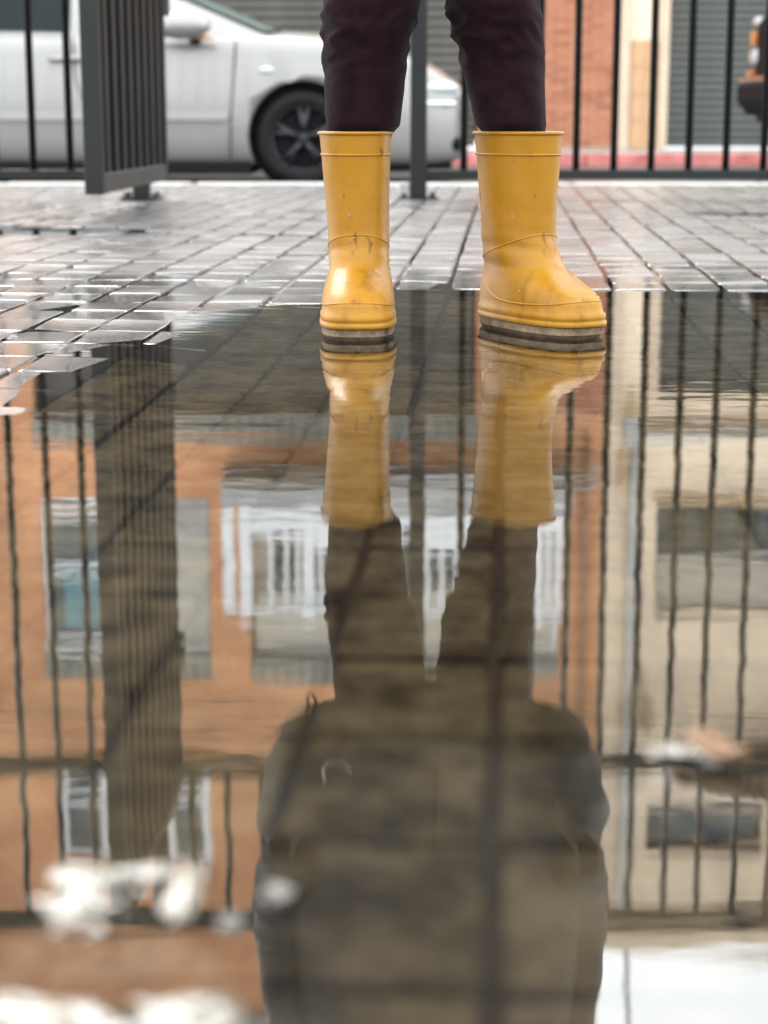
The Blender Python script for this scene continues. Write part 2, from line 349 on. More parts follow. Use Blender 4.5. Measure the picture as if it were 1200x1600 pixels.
for i in range(-40, 60):
    for j in range(-6, 72):
        u = U0 + (i + .5)*PX; v = V0 + (j + .5)*PY; x, y = uv2xy(u, v)
        if abs(x) > GX - .06 or y < GY0 + .05 or y > GY1 - .08: continue
        px, py, d = cam_px(x, y)
        seen = -60 < px < 1260 and py < 1720
        cells.append((not seen, -(2822/d)**2*.34/max(d, .3), i, j, x, y))
cells.sort()
# worn pavers in the foreground that stick out of the water in places: (column, row) -> (lift, tilt x, tilt y, roughness)
WORN = {}
def worn_key(px, py):
    p = R(12.3); ang = math.atan((py-800)/2822) + p; Y = .34/math.tan(ang); d = Y*math.cos(p) + .34*math.sin(p); X = (px-600)/2822*d
    u = X*ca - Y*sa; v = X*sa + Y*ca
    return (math.floor((u-U0)/PX), math.floor((v-V0)/PY))
stuff = MB(); stuff_sunk = MB()
for n, (_, _, i, j, x, y) in enumerate(cells):
    h = height(x, y) + random.gauss(0, .0009); gx, gy = (height(x+.04, y) - height(x-.04, y))/.08, (height(x, y+.03) - height(x, y-.03))/.06
    if abs(gy) > .1: gy = 0
    tx, ty = gy + random.gauss(0, .010), -gx + random.gauss(0, .011); rz = -PA + random.gauss(0, .008)
    m, vs_, fs = random.choice(sunk if h < -.0055 else variants)
    if n < 300:
        o = bpy.data.objects.new('paver', m); col.objects.link(o); o.parent = pavement
        o.location = (x, y, h); o.rotation_euler = (tx, ty, rz)
    else:
        c_, s_ = math.cos(rz), math.sin(rz)
        (stuff_sunk if h < -.0055 else stuff).add([(x + a*c_ - b*s_, y + a*s_ + b*c_, h + e + b*tx - a*ty) for a, b, e in vs_], fs)
tag(stuff.build('paver_field', M['paver'], pavement, fix=False), kind='stuff')
if stuff_sunk.v: tag(stuff_sunk.build('sunken_paver_field', M['siltpaver'], pavement, fix=False), kind='stuff')

# the puddle: one level water sheet; pavers higher than it stand dry
puddle = tag(MB().poly([(-GX+.05, GY0, 0), (GX-.05, GY0, 0), (GX-.05, GY1-.02, 0), (-GX+.05, GY1-.02, 0)]).build('puddle_water', M['water']), kind='structure')
puddle.data.flip_normals() if puddle.data.polygons[0].normal.z < 0 else None

# ------------------------------------------------------------------ buildings
FY = 20.4
def facade(x0, x1, z0, z1, holes, y=FY, reveal=.22, mb=None):
    mb = mb or MB()
    xs = sorted({x0, x1, *[h[0] for h in holes], *[h[1] for h in holes]}); zs = sorted({z0, z1, *[h[2] for h in holes], *[h[3] for h in holes]})
    for a, b in zip(xs, xs[1:]):
        for c, d in zip(zs, zs[1:]):
            mx_, mz_ = (a+b)/2, (c+d)/2
            if any(h[0] < mx_ < h[1] and h[2] < mz_ < h[3] for h in holes): continue
            mb.poly([(a,y,c),(b,y,c),(b,y,d),(a,y,d)])
    for (a, b, c, d) in holes:
        e = y + reveal
        mb.poly([(a,y,c),(a,y,d),(a,e,d),(a,e,c)]); mb.poly([(b,y,d),(b,y,c),(b,e,c),(b,e,d)])
        mb.poly([(a,y,d),(b,y,d),(b,e,d),(a,e,d)]); mb.poly([(b,y,c),(a,y,c),(a,e,c),(b,e,c)])
    return mb
def shell(mb, x0, x1, z1, y=FY, depth=9):
    e = y + depth
    mb.poly([(x0,y,0),(x0,y,z1),(x0,e,z1),(x0,e,0)]); mb.poly([(x1,y,z1),(x1,y,0),(x1,e,0),(x1,e,z1)])
    mb.poly([(x0,e,0),(x0,e,z1),(x1,e,z1),(x1,e,0)]); mb.poly([(x0,y,z1),(x1,y,z1),(x1,e,z1),(x0,e,z1)])
    return mb
def B(name, m, par, *b, bevel=0):
    mb = MB()
    for q in b: mb.box(*q)
    return mb.build(name, m, par, bevel=bevel)
def window(par, x0, x1, z0, z1, fr=.07, mull=(), trans=(), y=FY+.1, pane=None, framemat=None):
    pane = pane or M['winglass']; fm = framemat or M['white']
    w = B('window', fm, par, (x0,x0+fr,y,y+.07,z0,z1), (x1-fr,x1,y,y+.07,z0,z1), (x0+fr,x1-fr,y,y+.07,z0,z0+fr), (x0+fr,x1-fr,y,y+.07,z1-fr,z1))
    xs = [x0+fr] + [q for m_ in mull for q in (m_-fr*.4, m_+fr*.4)] + [x1-fr]
    for m_ in mull: B('mullion', fm, w, (m_-fr*.4, m_+fr*.4, y+.01, y+.06, z0+fr, z1-fr))
    for a, b in zip(xs[::2], xs[1::2]):
        prev = z0+fr
        for t in list(trans) + [None]:
            top = z1-fr if t is None else t-fr*.4
            B('pane', pane, w, (a, b, y+.03, y+.045, prev, top))
            if t is not None: B('transom', fm, w, (a, b, y+.012, y+.058, t-fr*.4, t+fr*.4)); prev = t+fr*.4
    return w
def ribbed(par, x0, x1, z0, z1, y=FY-.05):
    mb = MB(); mb.box(x0, x1, y+.03, y+.28, z0, z1); 
    x = x0 + .02
    while x < x1 - .1:
        mb.box(x, x+.085, y, y+.04, z0+.012, z1-.012); x += .15
    return mb.build('ribbed_panel', M['ribbed'], par)
def roller(par, x0, x1, z0, z1, pitch, m, y=FY+.12):
    d = B('roller_shutter', m, par, (x0, x1, y+.05, y+.09, z0, z1))
    s = MB().loft([[(x, 0, 0), (x, -.012, pitch*.12), (x, -.024, pitch*.45), (x, -.012, pitch*.86), (x, 0, pitch*.93)] for x in (x0+.02, x1-.02)])
    first = s.build('slat', m, d)
    n = int((z1-z0)/pitch)
    first.location = (0, y+.05, z0)
    for k in range(1, n): inst(first, loc=(0, y+.05, z0 + k*pitch))
    return d

# --- orange brick apartment house
bb = tag(empty('brick_building', (0, FY, 0)), 'orange brick apartment house with white balcony rails behind the silver car', 'building')
def off(o): o.location.y -= FY; return o      # parts below are written in world metres
BX0, BX1, BZ = -9.5, 2.575, 10.6
GAR = [(-4.0, 1.05, 0, 2.98)]
holes = GAR + [(-9.2, -5.2, 0, 2.98), (-3.98, -2.02, 4.0, 6.12), (-1.56, 2.05, 3.9, 6.12), (-3.9, -3.3, 7.28, 8.6), (-2.62, -2.07, 7.28, 8.6),
               (-8.0, -6.2, 4.0, 6.12), (-7.6, -6.6, 7.28, 8.6), (-.9, .1, 7.28, 8.6), (1.0, 1.6, 7.28, 8.6)]
parts = []
w_ = facade(BX0, BX1, 0, BZ, holes); shell(w_, BX0, BX1, BZ); parts.append(w_.build('wall', M['brick'], bb, fix=False))
parts.append(B('roof', M['roofm'], bb, (BX0-.1, BX1, FY-.15, FY+9, BZ+.003, BZ+.16)))
parts.append(B('cornice', M['concrete'], bb, (BX0-.05, BX1-.005, FY-.1, FY-.003, BZ-.25, BZ-.05)))
# pier of single bricks left of the cream house
bk = MB().box(0, .238, 0, .05, 0, .057).mesh('brick'); bk.materials.append(M['brickpiece'])
r_ = 0; z = .035; brick_n = 0
pier = MB().box(1.062, 2.572, FY-.022, FY-.001, .01, 3.0).build('pier', mat('mortar', (.50,.38,.28), .9, var=.15), bb); parts.append(pier)
while z < 2.93:
    x = 1.065 - (.125 if r_ % 2 else 0)
    while x < 2.55:
        a, b = max(x, 1.066), min(x + .238, 2.568)
        if b - a > .05:
            o = bpy.data.objects.new('brick', bk); col.objects.link(o); o.parent = pier
            o.location = (a, FY - .03 + random.uniform(-.003, .003), z); o.scale.x = (b-a)/.238; brick_n += 1
        x += .25
    z += .0665; r_ += 1
# ground floor shutters
parts.append(roller(bb, -3.97, 1.02, .03, 2.98, .098, M['shutterbrown'])); parts.append(roller(bb, -9.17, -5.23, .03, 2.98, .098, M['shutterbrown']))
parts.append(ribbed(bb, -4.03, 1.08, 2.985, 3.285))
# glazed window bay, first floor
parts.append(window(bb, -3.97, -3.02, 4.02, 5.80, .09, trans=(4.80,), y=FY+.06))
parts.append(B('curtain', M['tealcurtain'], bb, (-3.75, -3.36, FY+.085, FY+.095, 4.86, 5.62)))
parts.append(B('mullion', M['white'], bb, (-3.33, -3.02, FY+.05, FY+.13, 4.4, 5.5)))
parts.append(window(bb, -3.01, -2.45, 4.02, 5.80, .07, y=FY+.06))
parts.append(B('roller_blind', M['blind'], bb, (-2.45, -2.03, FY+.05, FY+.12, 4.45, 5.80)))
parts.append(B('sill', M['concrete'], bb, (-2.46, -2.03, FY+.03, FY+.14, 4.02, 4.44)))
parts.append(ribbed(bb, -4.0, -2.01, 5.81, 6.118, FY-.02))
# balcony
BYF = FY - .95
balc = MB().box(-1.80, 2.08, BYF, FY-.004, 3.56, 3.90).build('balcony', M['concrete'], bb); parts.append(balc)
B('balcony_wall', M['blind'], balc, (-1.55, 2.04, FY+.2, FY+.24, 3.9, 6.12))
def rail_piece(name, *b): return B(name, M['white'], balc, *b, bevel=.008)
rail_piece('bottom_rail', (-1.56, 2.06, BYF+.02, BYF+.08, 3.93, 4.14))
rail_piece('top_rail', (-1.79, 2.07, BYF+.01, BYF+.09, 5.02, 5.09))
for px_ in (-1.60, -.90, -.18, .30, .95, 1.62): rail_piece('post', (px_, px_+.13, BYF+.025, BYF+.075, 3.9, 5.2))
rail_piece('side_panel', (-1.79, -1.66, BYF+.03, BYF+.07, 3.92, 5.0))
rail_piece('panel', (-.76, -.19, BYF+.035, BYF+.06, 4.15, 4.32))
rail_piece('panel', (.44, .94, BYF+.035, BYF+.06, 4.15, 4.35))
sb = MB().box(0, .045, BYF+.03, BYF+.07, 4.1, 5.03).build('baluster', M['white'], balc, bevel=.006)
bxs = [-1.28, -1.11, -1.0+.02] + [-.72+.16*k for k in range(4)] + [-.02+.16*k for k in range(3)] + [.46+.16*k for k in range(4)] + [1.12+.16*k for k in range(4)] + [1.8, 1.93]
sb.location = (bxs[0], 0, 0)
for q in bxs[1:]: inst(sb, loc=(q, 0, 0))
window_dark = B('balcony_door', M['winglass'], balc, (-1.3, -.2, FY+.17, FY+.195, 3.92, 5.1), (.2, 1.5, FY+.17, FY+.195, 3.92, 5.1))
parts.append(B('roller_blind', M['blind'], bb, (-1.50, 1.66, FY+.09, FY+.15, 5.05, 5.80)))
parts.append(window(bb, 1.68, 2.04, 3.92, 5.8, .06, y=FY+.06, pane=M['blind']))
parts.append(ribbed(bb, -1.555, 2.045, 5.81, 6.118, FY-.02))
for (a, b) in ((-3.9, -3.3), (-2.62, -2.07), (-.9, .1), (1.0, 1.6), (-7.6, -6.6)):
    parts.append(window(bb, a+.003, b-.003, 7.283, 8.597, .10, trans=(7.62,), y=FY+.05))
    parts.append(B('sill', M['concrete'], bb, (a-.06, b+.06, FY-.07, FY-.002, 7.2, 7.279)))
parts.append(window(bb, -7.99, -6.21, 4.01, 6.11, .08, mull=(-7.1,), y=FY+.05))
parts.append(MB().tube([(2.32, FY-.08, z_) for z_ in np.linspace(3.2, 10.4, 12)], .045, 10).build('drainpipe', mat('brown_pipe', (.30,.14,.08), .6), bb, smooth=True))
# lamp bracket over the pier
lb = B('lamp_box', M['pipe'], bb, (1.96, 2.10, FY-.16, FY-.003, 3.70, 4.06), bevel=.02); parts.append(lb)
arc = [(2.06 + .18*(1-math.cos(t)), FY-.3, 3.55 + .14*math.sin(t)) for t in np.linspace(0, math.pi, 12)]
parts.append(MB().tube([(2.06, FY-.02, 3.55)] + arc, .035, 8).build('lamp_bracket', M['grey'], bb, smooth=True))
for o in parts: off(o)

# --- cream rendered house
cb = tag(empty('cream_building', (4, FY, 0)), 'cream rendered house with grey garage shutter and flat roof', 'building')
parts = []
CX0, CX1, CZ = 2.58, 10.5, 9.55
w_ = facade(CX0, CX1, 0, CZ, [(3.12, 6.6, 0, 2.76), (3.15, 6.3, 3.99, 5.335), (3.15, 4.56, 7.74, 8.30), (7.4, 9.6, 0, 2.76), (7.2, 9.4, 3.99, 5.335), (6.2, 7.6, 7.74, 8.30)]); shell(w_, CX0, CX1, CZ)
parts.append(w_.build('wall', M['cream'], cb, fix=False))
parts.append(roller(cb, 3.125, 6.59, .03, 2.76, .0845, M['shutterdark'], y=FY+.08)); parts.append(roller(cb, 7.41, 9.59, .03, 2.76, .0845, M['shutterdark'], y=FY+.08))
parts.append(B('door_jamb', M['beige'], cb, (3.02, 3.115, FY-.05, FY+.1, 0.003, 2.78)))
parts.append(B('pillar', M['beige'], cb, (2.582, 2.69, FY-.07, FY-.002, .003, 3.05)))
# tiled plinth, tile by tile
pl_ = B('plinth', mat('tile_grout', (.55,.42,.30), .8), cb, (2.70, 3.015, FY-.02, FY-.002, .003, 1.18)); parts.append(pl_)
tl = MB().box(0, .148, -.012, 0, 0, .28).build('tile', M['tantile'], pl_, bevel=.004); tl.location = (2.705, FY-.021, .012)
for k in range(1, 8): inst(tl, loc=(2.705 + (k % 2)*.157, FY-.021, .012 + (k//2)*.29))
parts.append(B('cornice', M['creamtrim'], cb, (2.95, CX1, FY-.13, FY-.002, 3.03, 3.12), bevel=.02))
parts.append(B('balcony_ledge', M['pipe'], cb, (2.95, CX1, FY-.22, FY-.003, 3.125, 3.26), bevel=.015))
parts.append(roller(cb, 3.16, 6.29, 4.72, 5.33, .07, M['blind'], y=FY+.1))
parts.append(B('window_recess', M['winglass'], cb, (3.16, 6.29, FY+.20, FY+.215, 3.995, 4.71)))
parts.append(B('window_lintel', M['creamtrim'], cb, (3.12, 6.33, FY-.06, FY-.003, 3.90, 3.985)))
rr = B('window_rail', M['fence'], cb, (3.16, 6.29, FY+.01, FY+.03, 4.52, 4.56)); parts.append(rr)
q = MB().box(0, .018, FY+.012, FY+.028, 3.993, 4.52).build('baluster', M['fence'], rr); q.location = (3.22, 0, 0)
for k in range(1, 26): inst(q, loc=(3.22 + k*.12, 0, 0))
parts.append(window(cb, 3.153, 4.557, 7.743, 8.297, .05, mull=(3.85,), y=FY+.12, framemat=M['brown'])); parts.append(window(cb, 6.203, 7.597, 7.743, 8.297, .05, y=FY+.12, framemat=M['brown']))
parts.append(window(cb, 7.203, 9.397, 3.993, 5.332, .07, mull=(8.3,), y=FY+.1))
ev = B('timber_canopy', M['brown'], cb, (3.72, 6.8, FY-.6, FY-.004, 7.08, 7.36)); parts.append(ev)
bt_ = MB().box(0, .10, FY-.64, FY-.605, 7.02, 7.40).build('board', M['brown'], ev, bevel=.01); bt_.location = (3.74, 0, 0)
for k in range(1, 24): inst(bt_, loc=(3.74 + k*.128, 0, random.uniform(-.01, .01)))
parts.append(B('parapet', M['cream'], cb, (CX0-.04, CX1+.05, FY-.09, FY-.003, 9.30, 9.62), bevel=.03))
parts.append(B('roof', M['roofm'], cb, (CX0+.01, CX1-.01, FY+.02, FY+8.9, CZ+.004, CZ+.06)))
parts.append(MB().tube([(2.86, FY-.07, z_) for z_ in np.linspace(3.3, 9.2, 10)], .05, 10).build('drainpipe', M['pipe'], cb, smooth=True))
mb_ = B('meter_box', M['grey'], cb, (2.74, 2.92, FY-.16, FY-.003, 2.98, 3.29), bevel=.015); parts.append(mb_)
parts.append(B('wall_bracket', M['creamtrim'], cb, (2.79, 2.86, FY-.1, FY-.003, 2.72, 2.97), (2.70, 2.76, FY-.1, FY-.003, 3.42, 3.80), bevel=.01))
for o in parts: o.location.y -= FY; o.location.x -= 4
# potted plants on the cream house's window ledge
def leafy(n, rad, hgt, seed, mb, c=(0,0,0)):
    rnd = random.Random(seed)
    for _ in range(n):
        a = rnd.uniform(0, 6.283); rr_ = rad*math.sqrt(rnd.random()); z_ = hgt*rnd.random()
        p = Vector((c[0]+rr_*math.cos(a), c[1]+rr_*math.sin(a), c[2]+z_)); d = Vector((rnd.gauss(0,1), rnd.gauss(0,1), rnd.gauss(.4,.6))).normalized(); s = d.orthogonal().normalized()*.018
        L_ = rnd.uniform(.05, .10); mb.add([p - s*.3, p + d*L_*.5 - s, p + d*L_, p + d*L_*.5 + s], [(0,1,2,3)])
for k, (x, hh, lab) in enumerate(((3.42, .30, 'small potted plant nearest the drainpipe on the upper window ledge'), (3.78, .42, 'tallest potted plant on the upper window ledge'), (4.22, .26, 'short potted plant furthest from the drainpipe on the window ledge'))):
    t = tag(empty('potted_plant', (x, FY+.10, 3.995)), lab, 'plant', 'potted plants on the window ledge')
    MB().loft([[(r*math.cos(a), r*math.sin(a), z_) for a in np.linspace(0, 6.283, 13)[:-1]] for r, z_ in ((.045,0),(.062,.1),(.068,.1),(.068,.125))]).build('pot', M['terracotta'], t)
    f_ = MB(); leafy(90, .08, hh, k, f_, (0,0,.12)); f_.build('foliage', M['leaf'], t, fix=False)
    st_ = MB(); [st_.tube([(0,0,.1),(random.uniform(-.04,.04),random.uniform(-.03,.03),hh)], .005, 5) for _ in range(4)]; st_.build('stem', M['brown'], t)
# overhead cables along the houses
for k, (z0_, y0_, sag, lab) in enumerate(((6.42, FY-.35, .16, 'lowest black overhead cable strung along the house fronts'), (6.66, FY-.42, .22, 'middle black overhead cable strung along the house fronts'), (7.0, FY-.30, .10, 'highest black overhead cable strung along the house fronts'))):
    pts = [(x, y0_, z0_ + .05*x*.3 + sag*((x-.5)/9)**2) for x in np.linspace(-9, 10, 40)]
    tag(MB().tube(pts, .012, 6).build('overhead_cable', M['cable'], smooth=True), lab, 'cable', 'overhead cables')
# dry climber hanging from the cable bracket
cl = tag(empty('climbing_plant', (2.98, FY-.04, 6.25)), 'sparse dry climbing plant on the cream wall beside the drainpipe', 'plant')
f_ = MB(); leafy(120, .22, .5, 31, f_, (0,-.05,0)); f_.build('foliage', M['leaf'], cl, fix=False)
s_ = MB()
for k in range(7): s_.tube([(0,0,-.35), (random.uniform(-.1,.1), -.06, .1), (random.uniform(-.25,.25), random.uniform(-.2,0), random.uniform(.3,.6))], .008, 5)
s_.build('stem', M['brown'], cl)
# roof aerial
an = tag(MB().tube([(3.02, FY+.3, CZ+.06), (3.02, FY+.3, CZ+2.3)], .03, 8).tube([(2.75, FY+.3, CZ+1.9), (3.3, FY+.3, CZ+1.9)], .012, 6).tube([(2.85, FY+.3, CZ+2.1), (3.2, FY+.3, CZ+2.1)], .012, 6).build('roof_aerial', M['grey']), 'thin grey roof aerial on the flat roof of the cream house', 'aerial')

# ------------------------------------------------------------------ fence and gate
FD = 7.76
BAR, BP = .016, .158
def bar_mesh(z0, z1):
    m = MB().tube([(0,0,z0),(0,0,z1)], BAR, 10).mesh('bar'); m.materials.append(M['fence']); m.shade_smooth(); return m
fullbar = bar_mesh(.12, 3.22); shortbar = bar_mesh(2.57, 3.22)
def put_bar(me, par, x):
    o = bpy.data.objects.new('bar', me); col.objects.link(o); o.parent = par; o.location = (x, random.uniform(-.002,.002), 0); o.rotation_euler = (random.gauss(0,.0012), random.gauss(0,.0016), 0)
def rail(par, x0, x1, z0, z1, d=.02, nm='rail'): B(nm, M['fence'], par, (x0, x1, -d, d, z0, z1), bevel=.004)
def post(par, x, top=3.33, w=.035):
    p = B('post', M['fence'], par, (x-w, x+w, -w, w, .012, top), bevel=.006)
    pl = B('base_plate', M['fence'], p, (x-.085, x+.085, -.075, .075, .001, .014), bevel=.003)
    for dx in (-.06, .06):
        for dy in (-.05, .05): MB().tube([(x+dx, dy, .012), (x+dx, dy, .032)], .011, 6).build('bolt', M['fence'], p)
    return p
fr = tag(empty('fence_panel', (.145, FD, 0)), 'charcoal metal railing panel to the right of the boots', 'fence', 'railing panels')
post(fr, 0)
B('concrete_foot', M['concrete'], fr, (-.075, -.036, -.03, .05, .001, .075), bevel=.01)
for z0_, z1_ in ((.088,.128), (2.47,2.56), (3.22,3.33)): rail(fr, .037, 3.0, z0_, z1_)
post(fr, 3.04)
for k in range(18): put_bar(fullbar, fr, .336 - .145 + k*BP)
fl = tag(empty('fence_panel', (-1.06, FD, 0)), 'charcoal metal railing panel to the left of the open gate', 'fence', 'railing panels')
for z0_, z1_ in ((.088,.128), (2.49,2.58), (3.22,3.33)): rail(fl, -3.0, -.004, z0_, z1_)
post(fl, -3.04)
for k in range(18): put_bar(fullbar, fl, -.262 - k*BP)
gf = tag(empty('metal_gateway', (-1.06, FD, 0)), 'charcoal gateway with hinge post and barred overhead lintel', 'gateway')
post(gf, .035)
rail(gf, .075, 1.165, 2.49, 2.58, nm='lintel'); rail(gf, .075, 1.165, 3.22, 3.33)
for k in range(6): put_bar(shortbar, gf, .195 + k*BP)
# open gate leaf, swung 90 degrees towards the camera
GN = 6.22
gt = tag(empty('gate_leaf', (-.985, GN, 0), R(-2.2)), 'open charcoal metal gate leaf with thick edge and close vertical slats', 'gate')
GLn = 7.66 - GN; GZ0, GZ1 = .085, 2.60
B('stile', M['fence'], gt, (-.031, .031, 0, .065, GZ0, GZ1), bevel=.006)
B('stile', M['fence'], gt, (-.031, .031, GLn-.05, GLn, GZ0, GZ1), bevel=.006)
B('bottom_rail', M['fencehw'], gt, (-.029, .029, .067, GLn-.052, GZ0+.002, GZ0+.07), bevel=.005)
B('top_rail', M['fence'], gt, (-.029, .029, .067, GLn-.052, GZ1-.07, GZ1-.002), bevel=.005)
gs = B('slat', M['fence'], gt, (-.012, .024, 0, .055, GZ0+.068, GZ1-.068), bevel=.006); gs.location = (0, .16, 0)
for k in range(1, 8): inst(gs, loc=(0, .16 + k*.16, 0))
B('infill_sheet', M['fence'], gt, (-.03, -.022, .08, GLn-.055, GZ0+.07, GZ1-.07))
for z_ in (.75, 1.9): MB().tube([(.035, GLn+.018, z_), (.035, GLn+.018, z_+.12)], .016, 8).build('hinge', M['fencehw'], gt)

# ------------------------------------------------------------------ cars
def wheel(par, x, y, z, r, side):
    t = MB(); n = 40
    prof = [(r*.70,-.095),(r*.72,-.105),(r*.90,-.108),(r*.985,-.085),(r,-.05),(r,.05),(r*.985,.085),(r*.90,.108),(r*.72,.105),(r*.70,.095)]
    rings = [[(pr*math.cos(a), py, pr*math.sin(a)) for pr, py in prof] for a in np.linspace(0, 2*math.pi, n+1)]
    t.loft(rings, cap=False)
    tyre = t.build('wheel', M['tyre'], par, smooth=True); tyre.location = (x, y, z)
    rm = MB(); rings = [[(pr*math.cos(a), py*side, pr*math.sin(a)) for pr, py in ((r*.71,.08),(r*.71,-.085),(r*.66,-.09),(r*.64,-.06),(r*.62,.06))] for a in np.linspace(0, 2*math.pi, n+1)]
    rm.loft(rings, cap=False)
    rm.build('rim', M['rimm'], tyre, smooth=True)
    sp = MB()
    for k in range(5):
        a = k*2*math.pi/5 + .3
        for da in (-.16, .16):
            d = Vector((math.cos(a+da), 0, math.sin(a+da))); d0 = Vector((math.cos(a), 0, math.sin(a)))
            sp.tube([d0*r*.12 + Vector((0,-.07*side,0)), d0*r*.3 + Vector((0,-.075*side,0)), d*r*.67 + Vector((0,-.075*side,0))], [.03,.026,.02], 6)
    sp.sphere((0,-.06*side,0), (r*.2,.03,r*.2), 14, 6)
    sp.build('spokes', M['rimm'], tyre, smooth=True)
    MB().tube([(0,-.02*side,0),(0,.03*side,0)], r*.62, 24).build('brake_disc', M['plastic'], tyre)
    return tyre
def boolean_cut(o, cutter):
    par_ = o.parent; o.parent = None; md = o.modifiers.new('cut', 'BOOLEAN'); md.operation = 'DIFFERENCE'; md.object = cutter; md.solver = 'EXACT'
    dg = bpy.context.evaluated_depsgraph_get(); dg.update()
    me = bpy.data.meshes.new_from_object(o.evaluated_get(dg)); old = o.data
    o.modifiers.remove(md); o.data = me; me.name = old.name
    bpy.data.objects.remove(cutter); o.parent = par_
def car_body(stations, yc, name, m, par, n_top=7):
    """stations: (x, half width, z bottom, z mid, z shoulder, z top). Closed loft."""
    rings = []
    for (x, hw, zb, zm, zs_, zt) in stations:
        half = [(0.0, zb), (.80, zb), (.93, zb+.03), (.985, zb + .3*(zm-zb)), (1.0, zm), (.995, zm + .5*(zs_-zm)), (.965, zs_ - .03), (.92, zs_), (.80, zs_ + .45*(zt-zs_)), (.5, zs_ + .85*(zt-zs_)), (0.0, zt)]
        pts = [(x, yc - hw*a, z_) for a, z_ in half] + [(x, yc + hw*a, z_) for a, z_ in reversed(half[1:-1])]
        rings.append(pts)
    mb = MB().loft(rings); o = mb.build(name, m, par)
    sub = o.modifiers.new('s', 'SUBSURF'); sub.levels = 2; sub.render_levels = 2
    dg = bpy.context.evaluated_depsgraph_get(); dg.update(); me = bpy.data.meshes.new_from_object(o.evaluated_get(dg)); o.modifiers.remove(sub); o.data = me; me.shade_smooth()
    return o

RZ = -.12
car = tag(empty('parked_car', (-1.6, 13.69, RZ)), 'silver saloon car parked behind the gate and railings', 'car')
CY = 13.69; HW = .89; NY = CY - HW
stn = [(.60,.50,.14,.30,.44,.47),(.585,.66,.08,.30,.50,.54),(.50,.79,.02,.30,.57,.62),(.34,.855,.0,.32,.675,.74),(.12,.88,.0,.36,.755,.835),(-.2,.89,.0,.40,.83,.92),(-.55,.89,.0,.42,.875,.965),
       (-.9,.89,.0,.42,.89,.965),(-1.5,.89,.0,.42,.885,.95),(-2.2,.89,.0,.42,.885,.95),(-2.9,.89,.0,.42,.895,.96),(-3.3,.88,.02,.44,.90,.98),(-3.65,.85,.06,.46,.88,.97),(-3.82,.78,.12,.48,.80,.90),(-3.88,.6,.2,.48,.70,.78)]
body = car_body(stn, CY, 'body', M['silver'], car)
WXF, WXR, WR = -.56, -3.12, .325
for wx in (WXF, WXR):
    c_ = MB().tube([(wx, CY-1.1, .21), (wx, CY+1.1, .21)], .385, 40).build('cutter', M['plastic']); boolean_cut(body, c_)
body.data.materials.clear(); body.data.materials.append(M['silver']); body.data.shade_smooth() if False else None
parts = [body]
for wx in (WXF, WXR):
    inner = MB().tube([(wx, CY-.70, .21), (wx, CY+.70, .21)], .384, 32).build('wheel_arch', M['plastic'], car); parts.append(inner)
    parts += [wheel(car, wx, CY-.76, .205, WR, 1), wheel(car, wx, CY+.76, .205, WR, -1)]
parts.append(B('sill', M['plastic'], car, (-2.72, -.93, CY-.84, CY+.84, -.045, .03)))
parts.append(B('front_valance', M['plastic'], car, (-.15, .48, CY-.70, CY+.70, -.03, .03)))
# greenhouse
def ring_gh(z, xf, xr, hw, k): return [(xf, CY-hw*.86, z), (xf-.16, CY-hw, z), ((xf+xr)/2, CY-hw*1.01, z), (xr+.16, CY-hw, z), (xr, CY-hw*.86, z), (xr-.03, CY, z), (xr, CY+hw*.86, z), (xr+.16, CY+hw, z), ((xf+xr)/2, CY+hw*1.01, z), (xf-.16, CY+hw, z), (xf, CY+hw*.86, z), (xf+.07, CY, z)]
gh = MB().loft([ring_gh(.84,-.55,-3.5,.80,0), ring_gh(.90,-.70,-3.40,.79,0), ring_gh(1.13,-1.24,-3.08,.70,0), ring_gh(1.28,-1.70,-2.80,.63,0), ring_gh(1.335,-2.05,-2.62,.50,0), ring_gh(1.345,-2.2,-2.5,.2,0)])
cab = gh.build('cabin', M['silver'], car, smooth=True); parts.append(cab)
# glass: windscreen and side windows stand a little proud of the cabin skin
def glass(name, pts): 
    g = MB().prism(pts, (0, 0, .012)).build(name, M['carglass'], car, bevel=0); parts.append(g); return g
def skin(z):   # (front x, half width) of the cabin at height z
    zz = [.84,.90,1.13,1.28,1.335]; return np.interp(z, zz, [-.55,-.70,-1.24,-1.70,-2.05]), np.interp(z, zz, [.80,.79,.70,.63,.50]), np.interp(z, zz, [-3.5,-3.40,-3.08,-2.80,-2.62])
ws = MB()
for i, z_ in enumerate(np.linspace(.92, 1.285, 6)):
    xf, hw, xr = skin(z_); 
    W_ = [(xf-.115, -hw*.957), (xf-.05, -hw*.905)] + [(xf + .012 + .068*(1-abs(t)**2), t*hw*.86) for t in np.linspace(-.96, .96, 7)] + [(xf-.05, hw*.905), (xf-.115, hw*.957)]
    for q_, (x_, y_) in enumerate(W_):
        e_ = .016 if q_ in (0, 1, 9, 10) else 0
        ws.v.append((x_ + e_, CY + y_ + math.copysign(e_, y_), z_ + .012))
for i in range(5):
    for j in range(10): a = i*11+j; ws.f.append((a, a+1, a+12, a+11))
parts.append(ws.build('windscreen', M['screen'], car, smooth=True))
